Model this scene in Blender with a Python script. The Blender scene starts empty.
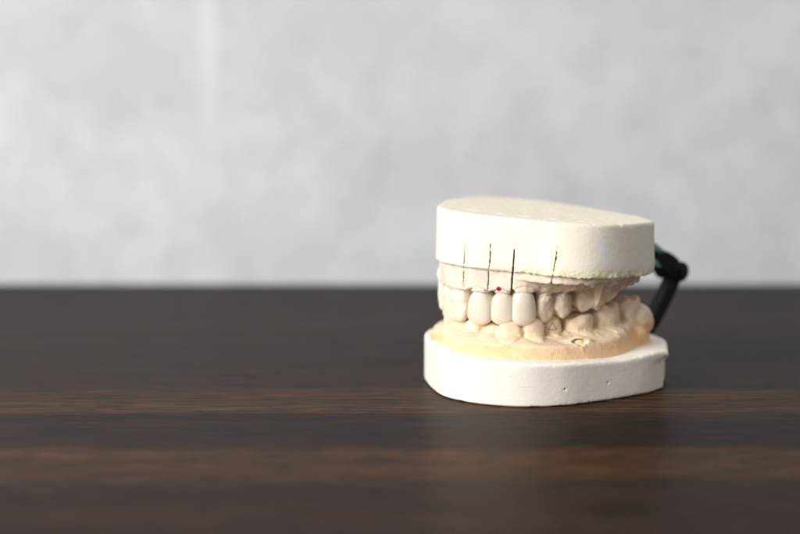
import bpy, math, random
import numpy as np
from mathutils import Vector

random.seed(4)
S = bpy.context.scene
C = S.collection
MM = 0.001
PI = math.pi

# ----------------------------------------------------------------------------- fields
_r = np.random.RandomState(11)
_LAT = _r.rand(32, 32, 32).astype(np.float32)


def vnoise(x, y, z, sc, off=0.0):
    """smooth value noise in -1..1, feature size sc (mm)"""
    p = [np.asarray(a, np.float32) / sc + off + 100.37 * k for k, a in enumerate((x, y, z), 1)]
    i = [np.floor(a).astype(np.int32) for a in p]
    fr = [a - b for a, b in zip(p, i)]
    fr = [f * f * (3 - 2 * f) for f in fr]
    i0 = [a & 31 for a in i]
    i1 = [(a + 1) & 31 for a in i]
    L = _LAT
    def mix(a, b, t): return a + (b - a) * t
    c00 = mix(L[i0[0], i0[1], i0[2]], L[i1[0], i0[1], i0[2]], fr[0])
    c10 = mix(L[i0[0], i1[1], i0[2]], L[i1[0], i1[1], i0[2]], fr[0])
    c01 = mix(L[i0[0], i0[1], i1[2]], L[i1[0], i0[1], i1[2]], fr[0])
    c11 = mix(L[i0[0], i1[1], i1[2]], L[i1[0], i1[1], i1[2]], fr[0])
    return 2 * mix(mix(c00, c10, fr[1]), mix(c01, c11, fr[1]), fr[2]) - 1


def fbm(x, y, z, sc, off=0.0, oct=3):
    v, a = 0, 1.0
    for k in range(oct):
        v = v + a * vnoise(x, y, z, sc, off + 7.3 * k)
        sc *= .5
        a *= .5
    return v


def smin(a, b, k):
    h = np.clip(.5 + .5 * (b - a) / k, 0, 1)
    return b + (a - b) * h - k * h * (1 - h)


def smax(a, b, k): return -smin(-a, -b, k)


def sstep(a, b, x):
    t = np.clip((x - a) / (b - a), 0, 1)
    return t * t * (3 - 2 * t)


def spline(pts, n=10, corners=()):
    """closed Catmull-Rom through pts; the indices in corners stay sharp"""
    pts = [np.array(p, float) for p in pts]
    N = len(pts)
    out = []
    for i in range(N):
        p1, p2 = pts[i], pts[(i + 1) % N]
        p0 = pts[i - 1] if i not in corners else p1 - (p2 - p1)
        p3 = pts[(i + 2) % N] if (i + 1) % N not in corners else p2 + (p2 - p1)
        for k in range(n):
            t = k / n
            out.append(.5 * ((2 * p1) + (p2 - p0) * t + (2 * p0 - 5 * p1 + 4 * p2 - p3) * t * t
                             + (3 * p1 - p0 - 3 * p2 + p3) * t ** 3))
    return np.array(out)


def poly_sd(U, V, poly):
    """signed distance (negative inside) from 2-D points to a closed polygon"""
    sh = U.shape
    x, y = U.ravel().astype(np.float32), V.ravel().astype(np.float32)
    d = np.full(x.shape, 1e9, np.float32)
    ins = np.zeros(x.shape, bool)
    n = len(poly)
    for i in range(n):
        ax, ay = poly[i]
        bx, by = poly[(i + 1) % n]
        ex, ey = bx - ax, by - ay
        L = ex * ex + ey * ey
        if L < 1e-9:
            continue
        t = np.clip(((x - ax) * ex + (y - ay) * ey) / L, 0, 1)
        d = np.minimum(d, (x - ax - t * ex) ** 2 + (y - ay - t * ey) ** 2)
        c = (ay > y) != (by > y)
        if ey != 0:
            ins ^= c & (x < ax + ex * (y - ay) / ey)
    d = np.sqrt(d)
    return np.where(ins, -d, d).reshape(sh)


def line_d(U, V, pts):
    """distance to an open polyline"""
    d = np.full(U.shape, 1e9, np.float32)
    for (ax, ay), (bx, by) in zip(pts[:-1], pts[1:]):
        ex, ey = bx - ax, by - ay
        t = np.clip(((U - ax) * ex + (V - ay) * ey) / (ex * ex + ey * ey), 0, 1)
        d = np.minimum(d, (U - ax - t * ex) ** 2 + (V - ay - t * ey) ** 2)
    return np.sqrt(d)


class Plan:
    """a 2-D field sampled once and read back bilinearly"""
    def __init__(s, fn, lo=(-30, -50), hi=(75, 55), st=.25):
        s.lo, s.st = lo, st
        u = np.arange(lo[0], hi[0], st, dtype=np.float32)
        v = np.arange(lo[1], hi[1], st, dtype=np.float32)
        U, V = np.meshgrid(u, v, indexing='ij')
        s.g = np.asarray(fn(U, V), np.float32)

    def __call__(s, u, v):
        a = np.clip((u - s.lo[0]) / s.st, 0, s.g.shape[0] - 1.01)
        b = np.clip((v - s.lo[1]) / s.st, 0, s.g.shape[1] - 1.01)
        i, j = a.astype(np.int32), b.astype(np.int32)
        a, b = a - i, b - j
        g = s.g
        return (g[i, j] * (1 - a) + g[i + 1, j] * a) * (1 - b) + (g[i, j + 1] * (1 - a) + g[i + 1, j + 1] * a) * b


def surface(fn, lo, hi, st, fine=None):
    """surface nets: the zero level of fn as vertices and quads"""
    ax = [np.arange(l, h + st, st, dtype=np.float32) for l, h in zip(lo, hi)]
    if fine is not None:                                # denser planes over part of each axis
        fl, fh, fs = fine
        ax = [np.concatenate([np.arange(l, a, st), np.arange(a, b, fs), np.arange(b, h + st, st)]).astype(np.float32)
              for l, h, a, b in zip(lo, hi, fl, fh)]
    n = [len(a) for a in ax]
    F = np.empty(n, np.float32)
    step = max(1, int(1.5e6 / (n[1] * n[2])))
    for i in range(0, n[0], step):
        X, Y, Z = np.meshgrid(ax[0][i:i + step], ax[1], ax[2], indexing='ij')
        F[i:i + step] = fn(X, Y, Z)
    s = F < 0
    cnt = np.zeros([k - 1 for k in n], np.int8)
    for a in (0, 1):
        for b in (0, 1):
            for c in (0, 1):
                cnt += s[a:n[0] - 1 + a, b:n[1] - 1 + b, c:n[2] - 1 + c]
    act = (cnt > 0) & (cnt < 8)
    idx = np.full(act.shape, -1, np.int32)
    I, J, K = np.nonzero(act)
    idx[I, J, K] = np.arange(len(I))
    acc = np.zeros((len(I), 3)); num = np.zeros(len(I))
    cor = [(a, b, c) for a in (0, 1) for b in (0, 1) for c in (0, 1)]
    for p in range(8):
        for q in range(p + 1, 8):
            A, B = np.array(cor[p]), np.array(cor[q])
            if np.abs(A - B).sum() != 1:
                continue
            fa = F[I + A[0], J + A[1], K + A[2]]; fb = F[I + B[0], J + B[1], K + B[2]]
            m = (fa < 0) != (fb < 0)
            t = np.where(m, fa / np.where(m, fa - fb, 1), 0)
            acc += np.where(m[:, None], A + (B - A) * t[:, None], 0)
            num += m
    acc /= num[:, None]
    P = np.stack([a[i] + acc[:, k] * (a[i + 1] - a[i]) for k, (a, i) in enumerate(zip(ax, (I, J, K)))], 1).astype(np.float64)
    Q = []
    for d in range(3):
        e1, e2 = (d + 1) % 3, (d + 2) % 3
        sl0 = [slice(None)] * 3; sl1 = [slice(None)] * 3
        sl0[d] = slice(0, n[d] - 1); sl1[d] = slice(1, n[d])
        a, b = s[tuple(sl0)], s[tuple(sl1)]
        ii = np.array(np.nonzero(a != b)).T
        ii = ii[(ii[:, e1] > 0) & (ii[:, e2] > 0) & (ii[:, e1] < n[e1] - 1) & (ii[:, e2] < n[e2] - 1)]
        inside = a[tuple(ii.T)]
        def cell(o1, o2):
            c = ii.copy(); c[:, e1] -= o1; c[:, e2] -= o2
            return idx[tuple(c.T)]
        q = np.stack([cell(1, 1), cell(0, 1), cell(0, 0), cell(1, 0)], 1)
        q[~inside] = q[~inside][:, ::-1]
        Q.append(q)
    Q = np.concatenate(Q)
    Q = Q[(Q >= 0).all(1)]
    # unreferenced or broken cells cannot occur inside the padded grid
    nr = np.zeros_like(P)
    fnr = np.cross(P[Q[:, 2]] - P[Q[:, 0]], P[Q[:, 3]] - P[Q[:, 1]])
    for k in range(4):
        np.add.at(nr, Q[:, k], fnr)
    nr /= np.maximum(np.linalg.norm(nr, axis=1, keepdims=True), 1e-9)
    return P, Q, nr


def relax(P, Q, nr, it=1):
    for _ in range(it):
        acc = np.zeros_like(P); num = np.zeros(len(P))
        for a, b in ((0, 1), (1, 2), (2, 3), (3, 0)):
            np.add.at(acc, Q[:, a], P[Q[:, b]]); np.add.at(num, Q[:, a], 1)
            np.add.at(acc, Q[:, b], P[Q[:, a]]); np.add.at(num, Q[:, b], 1)
        P = P * .5 + .5 * acc / np.maximum(num, 1)[:, None]
    nr = np.zeros_like(P)
    fnr = np.cross(P[Q[:, 2]] - P[Q[:, 0]], P[Q[:, 3]] - P[Q[:, 1]])
    for k in range(4):
        np.add.at(nr, Q[:, k], fnr)
    return P, nr / np.maximum(np.linalg.norm(nr, axis=1, keepdims=True), 1e-9)


def link(name, P, Q, mat, parent, nr=None, tint=None):
    """quads and vertices (mm) as ONE mesh object"""
    me = bpy.data.meshes.new(name)
    me.vertices.add(len(P)); me.vertices.foreach_set('co', (np.asarray(P) * MM).astype(np.float32).ravel())
    me.loops.add(Q.size); me.polygons.add(len(Q))
    me.loops.foreach_set('vertex_index', Q.astype(np.int32).ravel())
    me.polygons.foreach_set('loop_start', np.arange(0, Q.size, 4, dtype=np.int32))
    me.polygons.foreach_set('loop_total', np.full(len(Q), 4, np.int32))
    me.polygons.foreach_set('use_smooth', np.ones(len(Q), bool))
    me.update(calc_edges=True)
    if tint is not None:
        at = me.color_attributes.new('tint', 'FLOAT_COLOR', 'POINT')
        c = np.ones((len(P), 4), np.float32); c[:, :3] = tint
        at.data.foreach_set('color', c.ravel())
    if nr is not None:
        me.normals_split_custom_set_from_vertices([tuple(x) for x in nr])
    me.materials.append(mat)
    o = bpy.data.objects.new(name, me); C.objects.link(o)
    o.parent = parent
    return o


def from_pydata(name, verts, faces, mat, parent=None, smooth=True, scale=MM):
    me = bpy.data.meshes.new(name)
    me.from_pydata([tuple(np.array(v) * scale) for v in verts], [], faces)
    for p in me.polygons: p.use_smooth = smooth
    me.materials.append(mat); me.update()
    o = bpy.data.objects.new(name, me); C.objects.link(o); o.parent = parent
    return o


# ----------------------------------------------------------------------------- materials
def new_mat(name):
    m = bpy.data.materials.new(name); m.use_nodes = True
    nt = m.node_tree; b = nt.nodes['Principled BSDF']
    return m, nt, b


def nd(nt, t, **kw):
    n = nt.nodes.new(t)
    for k, v in kw.items():
        if k in n.inputs: n.inputs[k].default_value = v
        else: setattr(n, k, v)
    return n


def mixc(nt, a, b, f, mode='MIX'):
    n = nt.nodes.new('ShaderNodeMix'); n.data_type = 'RGBA'; n.blend_type = mode
    for s, v in ((n.inputs[0], f), (n.inputs[6], a), (n.inputs[7], b)):
        if hasattr(v, 'is_output'): nt.links.new(v, s)
        else: s.default_value = v if not isinstance(v, tuple) else (*v, 1)[:4]
    return n.outputs[2]


def plaster(name, rough=.75, bump=.00003, fine=9000, dark=(.80, .74, .66), amt=.5, spec=.25):
    m, nt, b = new_mat(name)
    L = nt.links.new
    tc = nd(nt, 'ShaderNodeTexCoord'); at = nd(nt, 'ShaderNodeAttribute', attribute_name='tint')
    n1 = nd(nt, 'ShaderNodeTexNoise', Scale=260.0, Detail=5.0, Roughness=.6)
    L(tc.outputs['Object'], n1.inputs['Vector'])
    r = nd(nt, 'ShaderNodeMapRange'); r.inputs[1].default_value = .45; r.inputs[2].default_value = .75
    r.inputs[4].default_value = amt
    L(n1.outputs['Fac'], r.inputs[0])
    col = mixc(nt, at.outputs['Color'], dark, r.outputs[0], 'MULTIPLY')
    # pin-hole specks left by air bubbles
    vo = nd(nt, 'ShaderNodeTexVoronoi', Scale=420.0); L(tc.outputs['Object'], vo.inputs['Vector'])
    s = nd(nt, 'ShaderNodeMapRange'); s.inputs[1].default_value = .05; s.inputs[2].default_value = .09
    s.inputs[3].default_value = .35; s.inputs[4].default_value = 0
    L(vo.outputs['Distance'], s.inputs[0])
    col = mixc(nt, col, (.45, .36, .27), s.outputs[0])
    L(col, b.inputs['Base Color'])
    mp = nd(nt, 'ShaderNodeMapping'); mp.inputs['Scale'].default_value = (160, 160, 2200); mp.inputs['Rotation'].default_value = (.12, -.08, 0)
    L(tc.outputs['Object'], mp.inputs[0])
    n4 = nd(nt, 'ShaderNodeTexNoise', Scale=1.0, Detail=3.0); L(mp.outputs[0], n4.inputs['Vector'])
    q4 = nd(nt, 'ShaderNodeMapRange'); q4.inputs[1].default_value = .60; q4.inputs[2].default_value = .72; q4.inputs[4].default_value = .30
    L(n4.outputs['Fac'], q4.inputs[0])
    col = mixc(nt, col, (.62, .56, .48), q4.outputs[0])
    n3 = nd(nt, 'ShaderNodeTexNoise', Scale=90.0, Detail=5.0, Roughness=.7); L(tc.outputs['Object'], n3.inputs['Vector'])
    q3 = nd(nt, 'ShaderNodeMapRange'); q3.inputs[1].default_value = .56; q3.inputs[2].default_value = .75; q3.inputs[4].default_value = .35
    L(n3.outputs['Fac'], q3.inputs[0])
    col = mixc(nt, col, (.68, .63, .56), q3.outputs[0])
    L(col, b.inputs['Base Color'])
    n2 = nd(nt, 'ShaderNodeTexNoise', Scale=1500.0, Detail=6.0, Roughness=.65)
    L(tc.outputs['Object'], n2.inputs['Vector'])
    bp = nd(nt, 'ShaderNodeBump', Strength=.6, Distance=bump * 4)
    L(n2.outputs['Fac'], bp.inputs['Height']); L(bp.outputs[0], b.inputs['Normal'])
    b.inputs['Roughness'].default_value = rough
    b.inputs['Specular IOR Level'].default_value = spec
    return m


M_UBASE = plaster('cream_plaster', dark=(.93, .90, .84), amt=.35)
M_LBASE = plaster('white_plaster', dark=(.94, .91, .87), amt=.35)
M_UGUM = plaster('pink_stone', dark=(.80, .70, .62), amt=.6, rough=.65)
M_LGUM = plaster('buff_stone', dark=(.90, .80, .68), amt=.5, rough=.6)

# vertical trimming marks on the cut rim of the lower arch
def add_rim_marks(m):
    nt = m.node_tree; L = nt.links.new; b = nt.nodes['Principled BSDF']
    tc = nd(nt, 'ShaderNodeTexCoord')
    mp = nd(nt, 'ShaderNodeSeparateXYZ'); L(tc.outputs['Object'], mp.inputs[0])
    x = nd(nt, 'ShaderNodeMath', operation='SUBTRACT'); L(mp.outputs[0], x.inputs[0]); x.inputs[1].default_value = .025
    y = nd(nt, 'ShaderNodeMath', operation='SUBTRACT'); L(mp.outputs[1], y.inputs[0]); y.inputs[1].default_value = .005
    a = nd(nt, 'ShaderNodeMath', operation='ARCTAN2'); L(y.outputs[0], a.inputs[0]); L(x.outputs[0], a.inputs[1])
    n = nd(nt, 'ShaderNodeTexNoise', Scale=150.0, Detail=2.0); L(tc.outputs['Object'], n.inputs['Vector'])
    k = nd(nt, 'ShaderNodeMath', operation='MULTIPLY_ADD'); L(n.outputs['Fac'], k.inputs[0]); k.inputs[1].default_value = 11.0
    s = nd(nt, 'ShaderNodeMath', operation='MULTIPLY'); L(a.outputs[0], s.inputs[0]); s.inputs[1].default_value = 2 * PI * 37 / .62
    L(s.outputs[0], k.inputs[2])
    w = nd(nt, 'ShaderNodeMath', operation='SINE'); L(k.outputs[0], w.inputs[0])
    at = nd(nt, 'ShaderNodeAttribute', attribute_name='rim')
    q = nd(nt, 'ShaderNodeMath', operation='MULTIPLY'); L(w.outputs[0], q.inputs[0]); L(at.outputs['Fac'], q.inputs[1])
    n_ = nd(nt, 'ShaderNodeTexNoise', Scale=380.0, Detail=3.0); L(tc.outputs['Object'], n_.inputs['Vector'])
    q_ = nd(nt, 'ShaderNodeMath', operation='MULTIPLY'); L(q.outputs[0], q_.inputs[0]); L(n_.outputs['Fac'], q_.inputs[1]); q = q_
    old = b.inputs['Normal'].links[0].from_socket
    bp = nd(nt, 'ShaderNodeBump', Strength=.25, Distance=.00012); L(q.outputs[0], bp.inputs['Height']); L(old, bp.inputs['Normal'])
    L(bp.outputs[0], b.inputs['Normal'])
    oc = b.inputs['Base Color'].links[0].from_socket
    f = nd(nt, 'ShaderNodeMapRange'); f.inputs[1].default_value = .1; f.inputs[2].default_value = .6; f.inputs[4].default_value = .06
    L(q.outputs[0], f.inputs[0])
    L(mixc(nt, oc, (.64, .42, .22), f.outputs[0]), b.inputs['Base Color'])
add_rim_marks(M_LGUM)


def add_dots(m, dots):
    """ink spots on the stone: (centre mm, radius mm, colour)"""
    nt = m.node_tree; L = nt.links.new; b = nt.nodes['Principled BSDF']
    tc = nd(nt, 'ShaderNodeTexCoord')
    for c, r, col, soft in dots:
        v = nd(nt, 'ShaderNodeVectorMath', operation='DISTANCE'); L(tc.outputs['Object'], v.inputs[0])
        v.inputs[1].default_value = [k * MM for k in c]
        f = nd(nt, 'ShaderNodeMapRange'); f.inputs[1].default_value = r * MM * (1 - soft); f.inputs[2].default_value = r * MM
        f.inputs[3].default_value = 1; f.inputs[4].default_value = 0
        L(v.outputs['Value'], f.inputs[0])
        oc = b.inputs['Base Color'].links[0].from_socket
        L(mixc(nt, oc, col, f.outputs[0]), b.inputs['Base Color'])


M_CROWN, nt, b = new_mat('glazed_ceramic')
L = nt.links.new
tc = nd(nt, 'ShaderNodeTexCoord'); n1 = nd(nt, 'ShaderNodeTexNoise', Scale=180.0, Detail=3.0)
L(tc.outputs['Object'], n1.inputs['Vector'])
L(mixc(nt, (.80, .73, .625), (.72, .645, .54), n1.outputs['Fac']), b.inputs['Base Color'])
b.inputs['Roughness'].default_value = .12
b.inputs['Specular IOR Level'].default_value = .55
b.inputs['Subsurface Weight'].default_value = .4
b.inputs['Subsurface Radius'].default_value = (.0012, .0009, .0006)
b.inputs['Subsurface Scale'].default_value = 1.0
bp = nd(nt, 'ShaderNodeBump', Strength=.15, Distance=.0002); L(n1.outputs['Fac'], bp.inputs['Height']); L(bp.outputs[0], b.inputs['Normal'])

M_BLACK, nt, b = new_mat('black_plastic')
L = nt.links.new
tc = nd(nt, 'ShaderNodeTexCoord'); n1 = nd(nt, 'ShaderNodeTexNoise', Scale=900.0, Detail=4.0); L(tc.outputs['Object'], n1.inputs['Vector'])
L(mixc(nt, (.006, .006, .009), (.014, .014, .018), n1.outputs['Fac']), b.inputs['Base Color'])
b.inputs['Roughness'].default_value = .5
b.inputs['Specular IOR Level'].default_value = .25
M_TEAL, nt, b = new_mat('teal_glue')
L = nt.links.new
tc = nd(nt, 'ShaderNodeTexCoord'); n1 = nd(nt, 'ShaderNodeTexNoise', Scale=500.0, Detail=3.0); L(tc.outputs['Object'], n1.inputs['Vector'])
L(mixc(nt, (.14, .42, .42), (.42, .68, .67), n1.outputs['Fac']), b.inputs['Base Color'])
b.inputs['Roughness'].default_value = .3
b.inputs['Transmission Weight'].default_value = .25

M_PENCIL, nt, b = new_mat('pencil_graphite')
n1 = nd(nt, 'ShaderNodeTexNoise', Scale=3000.0)
nt.links.new(mixc(nt, (.10, .095, .10), (.30, .27, .25), n1.outputs['Fac']), b.inputs['Base Color'])
b.inputs['Roughness'].default_value = .6

# ----------------------------------------------------------------------------- the thing
model = bpy.data.objects.new('dental_model', None); C.objects.link(model)
model.empty_display_size = .02
model.location = (.0564, .5555, 0); model.rotation_euler = (0, 0, math.radians(215))
model['label'] = 'cream plaster dental cast of both jaws with glossy crowns, standing on the dark table'
model['category'] = 'dental cast'


def ell(X, Y, Z, c, r, rot=0.0):
    """ellipsoid field; rot turns its first axis in plan"""
    dx, dy, dz = X - c[0], Y - c[1], Z - c[2]
    if rot:
        cs, sn = math.cos(rot), math.sin(rot)
        dx, dy = dx * cs + dy * sn, -dx * sn + dy * cs
    k = np.sqrt((dx / r[0]) ** 2 + (dy / r[1]) ** 2 + (dz / r[2]) ** 2)
    return (k - 1) * min(r)


# ---- saw cuts through the upper arch: line on the face, from its upper end to its lower end
CUTS = [((56.6, 13.4, 43.6), (54.6, 10.0, 28.4), .27, 1.7), ((52.7, 19.9, 42.3), (50.8, 16.3, 29.4), .28, 2.6),
        ((48.7, 25.1, 41.1), (45.6, 19.9, 27.4), .45, 8.0), ((41.6, 34.9, 42.4), (37.1, 25.9, 28.6), .28, 2.2)]


def cut_field(X, Y, Z, k):
    a, c, w, dep = CUTS[k]
    a, c = np.array(a), np.array(c)
    d = np.array([-.623, -.785, 0.])                    # all four cuts run parallel, straight inwards
    n = np.cross(c - a, d); n /= np.linalg.norm(n)
    s = (X - a[0]) * n[0] + (Y - a[1]) * n[1] + (Z - a[2]) * n[2]
    s = s + .12 * vnoise(X, Y, Z, 2.2, 3.1 * k)
    q = np.clip((a[2] - Z) / (a[2] - c[2]), 0, 1)
    rag = .16 * vnoise(X, Y, Z, .8, 9 + k)
    f = np.abs(s) - w * (.36 + .25 * q) + rag * (1.0 if k == 3 else .25 if k == 0 else .45)
    rad = (X - a[0]) * d[0] + (Y - a[1]) * d[1]        # depth from the face, inwards
    rag2 = 1.5 * vnoise(X, Y, Z, 1.6, 4) if k == 3 else 0
    f = np.maximum(np.maximum(f, Z - a[2]), rad - np.where(Z > uz_bot(X, Y) - .2, dep, dep + (6.0 if k == 2 else 2.2 if k == 0 else 3.5)) + rag2)
    return np.maximum(f, c[2] - Z)


# ---- lower base ----
LB_BOT = spline([(5, 37.6), (16.6, 40.8), (37.8, 40.9), (47.2, 38.9), (54.2, 34.7), (60.2, 26.6), (62.4, 18), (61.6, 8.5), (55.6, -5),
                 (48, -17), (36, -27), (20, -32.5), (2, -32), (-14, -17), (-14, 10), (-11.5, 20)], 10, (0, 12, 13, 14))
LB_TOP = spline([(3.7, 38.2), (16.6, 40.6), (37.8, 40.8), (47.2, 38.9), (54.2, 34.8), (60.2, 26.7), (62.4, 18), (61.6, 8.5), (55.3, -5.5),
                 (48, -17), (36, -27), (20, -32.5), (2, -32), (-15, -17), (-16, 8), (-11.7, 20.2)], 10, (0, 12, 13, 14))
lbt = Plan(lambda U, V: poly_sd(U, V, LB_TOP)); lbb = Plan(lambda U, V: poly_sd(U, V, LB_BOT))
def lz_top(u, v): return 13.2 - .045 * (55 - u) - 1.1 * sstep(5, 22, v) * sstep(8, 25, u)


def f_lbase(X, Y, Z):
    zt = lz_top(X, Y)
    s = sstep(0, 1, Z / zt)
    s = np.clip((Z - zt + 3.2) / 1.4, 0, 1) * sstep(20, 4, X) + np.clip(Z / zt, 0, 1) * sstep(4, 20, X)
    d = lbb(X, Y) * (1 - s) + lbt(X, Y) * s
    f = smax(smax(d, (Z - zt), 1.1), -Z, .45)
    f = smax(f, (d + .6 - Z * 1.5) * .65, .15)
    m = np.abs(f) < 1.2
    x, y, z = X[m], Y[m], Z[m]
    nz = .05 * fbm(x, y, z, 9, 1.7) + .012 * vnoise(x, y, z, 1.1, 5)
    edge = np.exp(-(z / 1.0) ** 2) + np.exp(-((z - lz_top(x, y)) / .9) ** 2)
    nz += edge * .22 * np.maximum(vnoise(x, y, z, 2.4, 8.8) + .5 * vnoise(x, y, z, .9, 2) - .25, 0)
    g = f[m] + nz
    for c, r in PITS_L:
        g = np.maximum(g, -ell(x, y, z, c, r))
    f[m] = g
    return f


PITS_L = [((43, 39.9, 4.6), (.4, .4, .35)), ((28.5, 40.9, 4.9), (.3, .3, .3)), ((61.3, 25.6, 1.2), (.3, .4, .3)),
          ((49, 38.4, 3.2), (.5, .25, .2)), ((52, 37.0, 0.2), (.5, .5, .4)),
          ((20, 41.2, .1), (.8, .5, .5)), ((35, 41, .1), (.6, .5, .4)), ((58.8, 30.0, .2), (.5, .5, .35)),
          ((5.0, 38.2, 8.6), (1.4, 1.1, .9)), ((-5, 29, 10.6), (1.6, 1.0, .7))]
P, Q, N = surface(f_lbase, (-19, -36, -1.2), (66, 44.5, 16.2), .27)
P, N = relax(P, Q, N, 1)
t = np.empty((len(P), 3)); t[:] = (.86, .812, .735)
w = sstep(.2, .7, fbm(P[:, 0], P[:, 1], P[:, 2], 11, 4.2)) * sstep(30, 10, P[:, 0])
t = t * (1 - .25 * w[:, None]) + .25 * w[:, None] * np.array((.78, .76, .56))
w = np.exp(-((P[:, 0] - 33) / 11) ** 2 - ((P[:, 2] - 5) / 1.7) ** 2) * (P[:, 1] > 35) * np.clip(.55 + .7 * fbm(P[:, 0], P[:, 1], P[:, 2], 4, 2), 0, 1)
t = t * (1 - .5 * w[:, None]) + .5 * w[:, None] * np.array((.86, .88, .92))
link('lower_base', P, Q, M_LBASE, model, N, t)

# ---- upper base (its two faces lean: lower towards the back and the near side) ----
UB_BOT = spline([(2.2, 30.5), (8, 34.3), (21, 38.8), (32.5, 39.7), (40.8, 35.6), (45.3, 28.3), (50, 20.8), (55.6, 14.8), (57, 8.8),
                 (57.3, 2.8), (51.6, -6.9), (45, -14), (34, -24), (16, -32), (3, -29), (-3, -17), (-3, 18)], 10, (0, 14, 15, 16))
UB_TOP = spline([(2.4, 30), (10, 34.0), (20, 37.0), (29.5, 37.2), (38.8, 32.8), (46.6, 24.2), (54, 12), (55.4, 6.8),
                 (54.6, -1.2), (50.6, -7.8), (45.7, -13), (34.1, -24), (16, -32.5), (5, -27.5), (-2, -16.3), (-3, 18)], 10, (0, 13, 14, 15))
ubt = Plan(lambda U, V: poly_sd(U, V, UB_TOP)); ubb = Plan(lambda U, V: poly_sd(U, V, UB_BOT))
def uz_bot(u, v): return 36.3 - .06 * (55 - u) - .035 * (v + 5)
def uz_top(u, v): return 51.0 - .06 * (55 - u) - .035 * (v + 5)


CHIPS_U = [((27.5, 39.6, 48.2), (1.4, 1.0, .7)), ((24.0, 39.8, 47.6), (.9, .9, .5)), ((3.2, 31.2, 46.9), (1.2, 1.0, .6)),
           ((33, 37.6, 48.6), (.8, .7, .4)), ((15, 36.9, 47.2), (.8, .8, .4)), ((32, 38.9, 42.6), (1.1, .6, .3)), ((30.8, 38.8, 43.2), (.6, .6, .28)), ((35, 38.2, 44.3), (.5, .5, .25)),
           ((31, 39.5, 45.5), (.5, .3, .3)), ((48.5, 20.4, 43.6), (.5, .4, .5))]


def f_ubase(X, Y, Z):
    zb, zt = uz_bot(X, Y), uz_top(X, Y)
    s = np.clip((Z - zb) / (zt - zb), 0, 1)
    d = ubb(X, Y) * (1 - s) + ubt(X, Y) * s
    f = smax(smax(d, Z - zt, .9), zb - Z, .6)
    m = np.abs(f) < 1.3
    x, y, z = X[m], Y[m], Z[m]
    b_, t_ = uz_bot(x, y), uz_top(x, y)
    nz = .05 * fbm(x, y, z, 10, 2.9) + .012 * vnoise(x, y, z, 1.0, 6)
    nz += np.exp(-((z - t_) / .8) ** 2) * .2 * np.maximum(vnoise(x, y, z, 2.2, 1.8) + .5 * vnoise(x, y, z, .8, 4) - .2, 0)
    cr = np.exp(-((z - b_ - .4) / 1.6) ** 2) * sstep(54, 46, x) * sstep(-5, 15, y)
    nz += cr * (.20 * fbm(x, y, z, 1.1, 3.3) + .16 * vnoise(x, y, z, 4, 1) + .12)
    g = f[m] + nz
    for c, r in CHIPS_U:
        g = np.maximum(g, -ell(x, y, z, c, r))
    f[m] = g
    m2 = (np.abs(f) < 9) & (X > 30) & (Z < 45)
    x, y, z = X[m2], Y[m2], Z[m2]
    g = f[m2]
    for k in range(4):
        g = np.maximum(g, -cut_field(x, y, z, k))
    f[m2] = g
    return f


P, Q, N = surface(f_ubase, (-5, -36, 27.5), (60, 43.5, 52.8), .25, ((37, 8, 30), (58, 37.5, 44.5), .15))
P, N = relax(P, Q, N, 1)
x, y, z = P.T
t = np.empty((len(P), 3)); t[:] = (.86, .81, .70)
w = (np.exp(-((z - uz_bot(x, y) - .3) / 1.9) ** 2) * sstep(52, 44, x) * sstep(0, 20, y) * np.clip(.75 + .5 * fbm(x, y, z, 3, 1), 0, 1))[:, None]
t = t * (1 - .85 * w) + .85 * w * np.array((.70, .60, .33))
w = (sstep(.1, .8, fbm(x, y, z, 9, 6.1)) * sstep(34, 18, x) * (y > 10))[:, None]
t = t * (1 - .3 * w) + .3 * w * np.array((.80, .76, .58))
for cu, cv, cz, ru, rz in ((27.5, 39, 41.0, 2.4, 3.0), (11, 35, 41.5, 2.2, 4.0)):
    w = (np.exp(-((x - cu) / ru) ** 2 - ((z - cz) / rz) ** 2) * (y > 25) * np.clip(.6 + .9 * fbm(x, y, z, 2.5, 8), 0, 1))[:, None]
    t = t * (1 - w) + w * np.array((.80, .83, .91))
# whiter dashes along the front of the upper face
w = 0
for cu, cv, ru, rv in ((47, 4, 1.5, 3.2), (44, 12.5, 1.2, 2.6), (40.5, 18, 1.2, 2.6), (35.5, 25.5, 1.1, 2.4), (30, 31, 1, 2)):
    w = w + np.exp(-((x - cu) / ru) ** 2 - ((y - cv) / rv) ** 2)
top = (z > uz_top(x, y) - .4)[:, None]
w = np.clip((w - .3) * 2.5 + .5 * fbm(x, y, z, 2, 4), 0, 1)[:, None] * top
t = np.where(top, t * np.array((.93, .91, .885)), t)
t = t * (1 - w) + w * np.array((.93, .92, .89))
# brown and golden tint inside the saw cuts
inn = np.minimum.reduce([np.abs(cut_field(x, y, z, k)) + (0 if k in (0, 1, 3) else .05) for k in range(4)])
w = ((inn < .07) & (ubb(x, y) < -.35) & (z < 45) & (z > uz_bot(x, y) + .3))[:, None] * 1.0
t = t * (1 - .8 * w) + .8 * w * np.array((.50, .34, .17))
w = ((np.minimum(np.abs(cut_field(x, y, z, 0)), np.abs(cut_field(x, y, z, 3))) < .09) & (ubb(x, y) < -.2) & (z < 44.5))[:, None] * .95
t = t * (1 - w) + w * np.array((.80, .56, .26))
link('upper_base', P, Q, M_UBASE, model, N, t)

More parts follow.
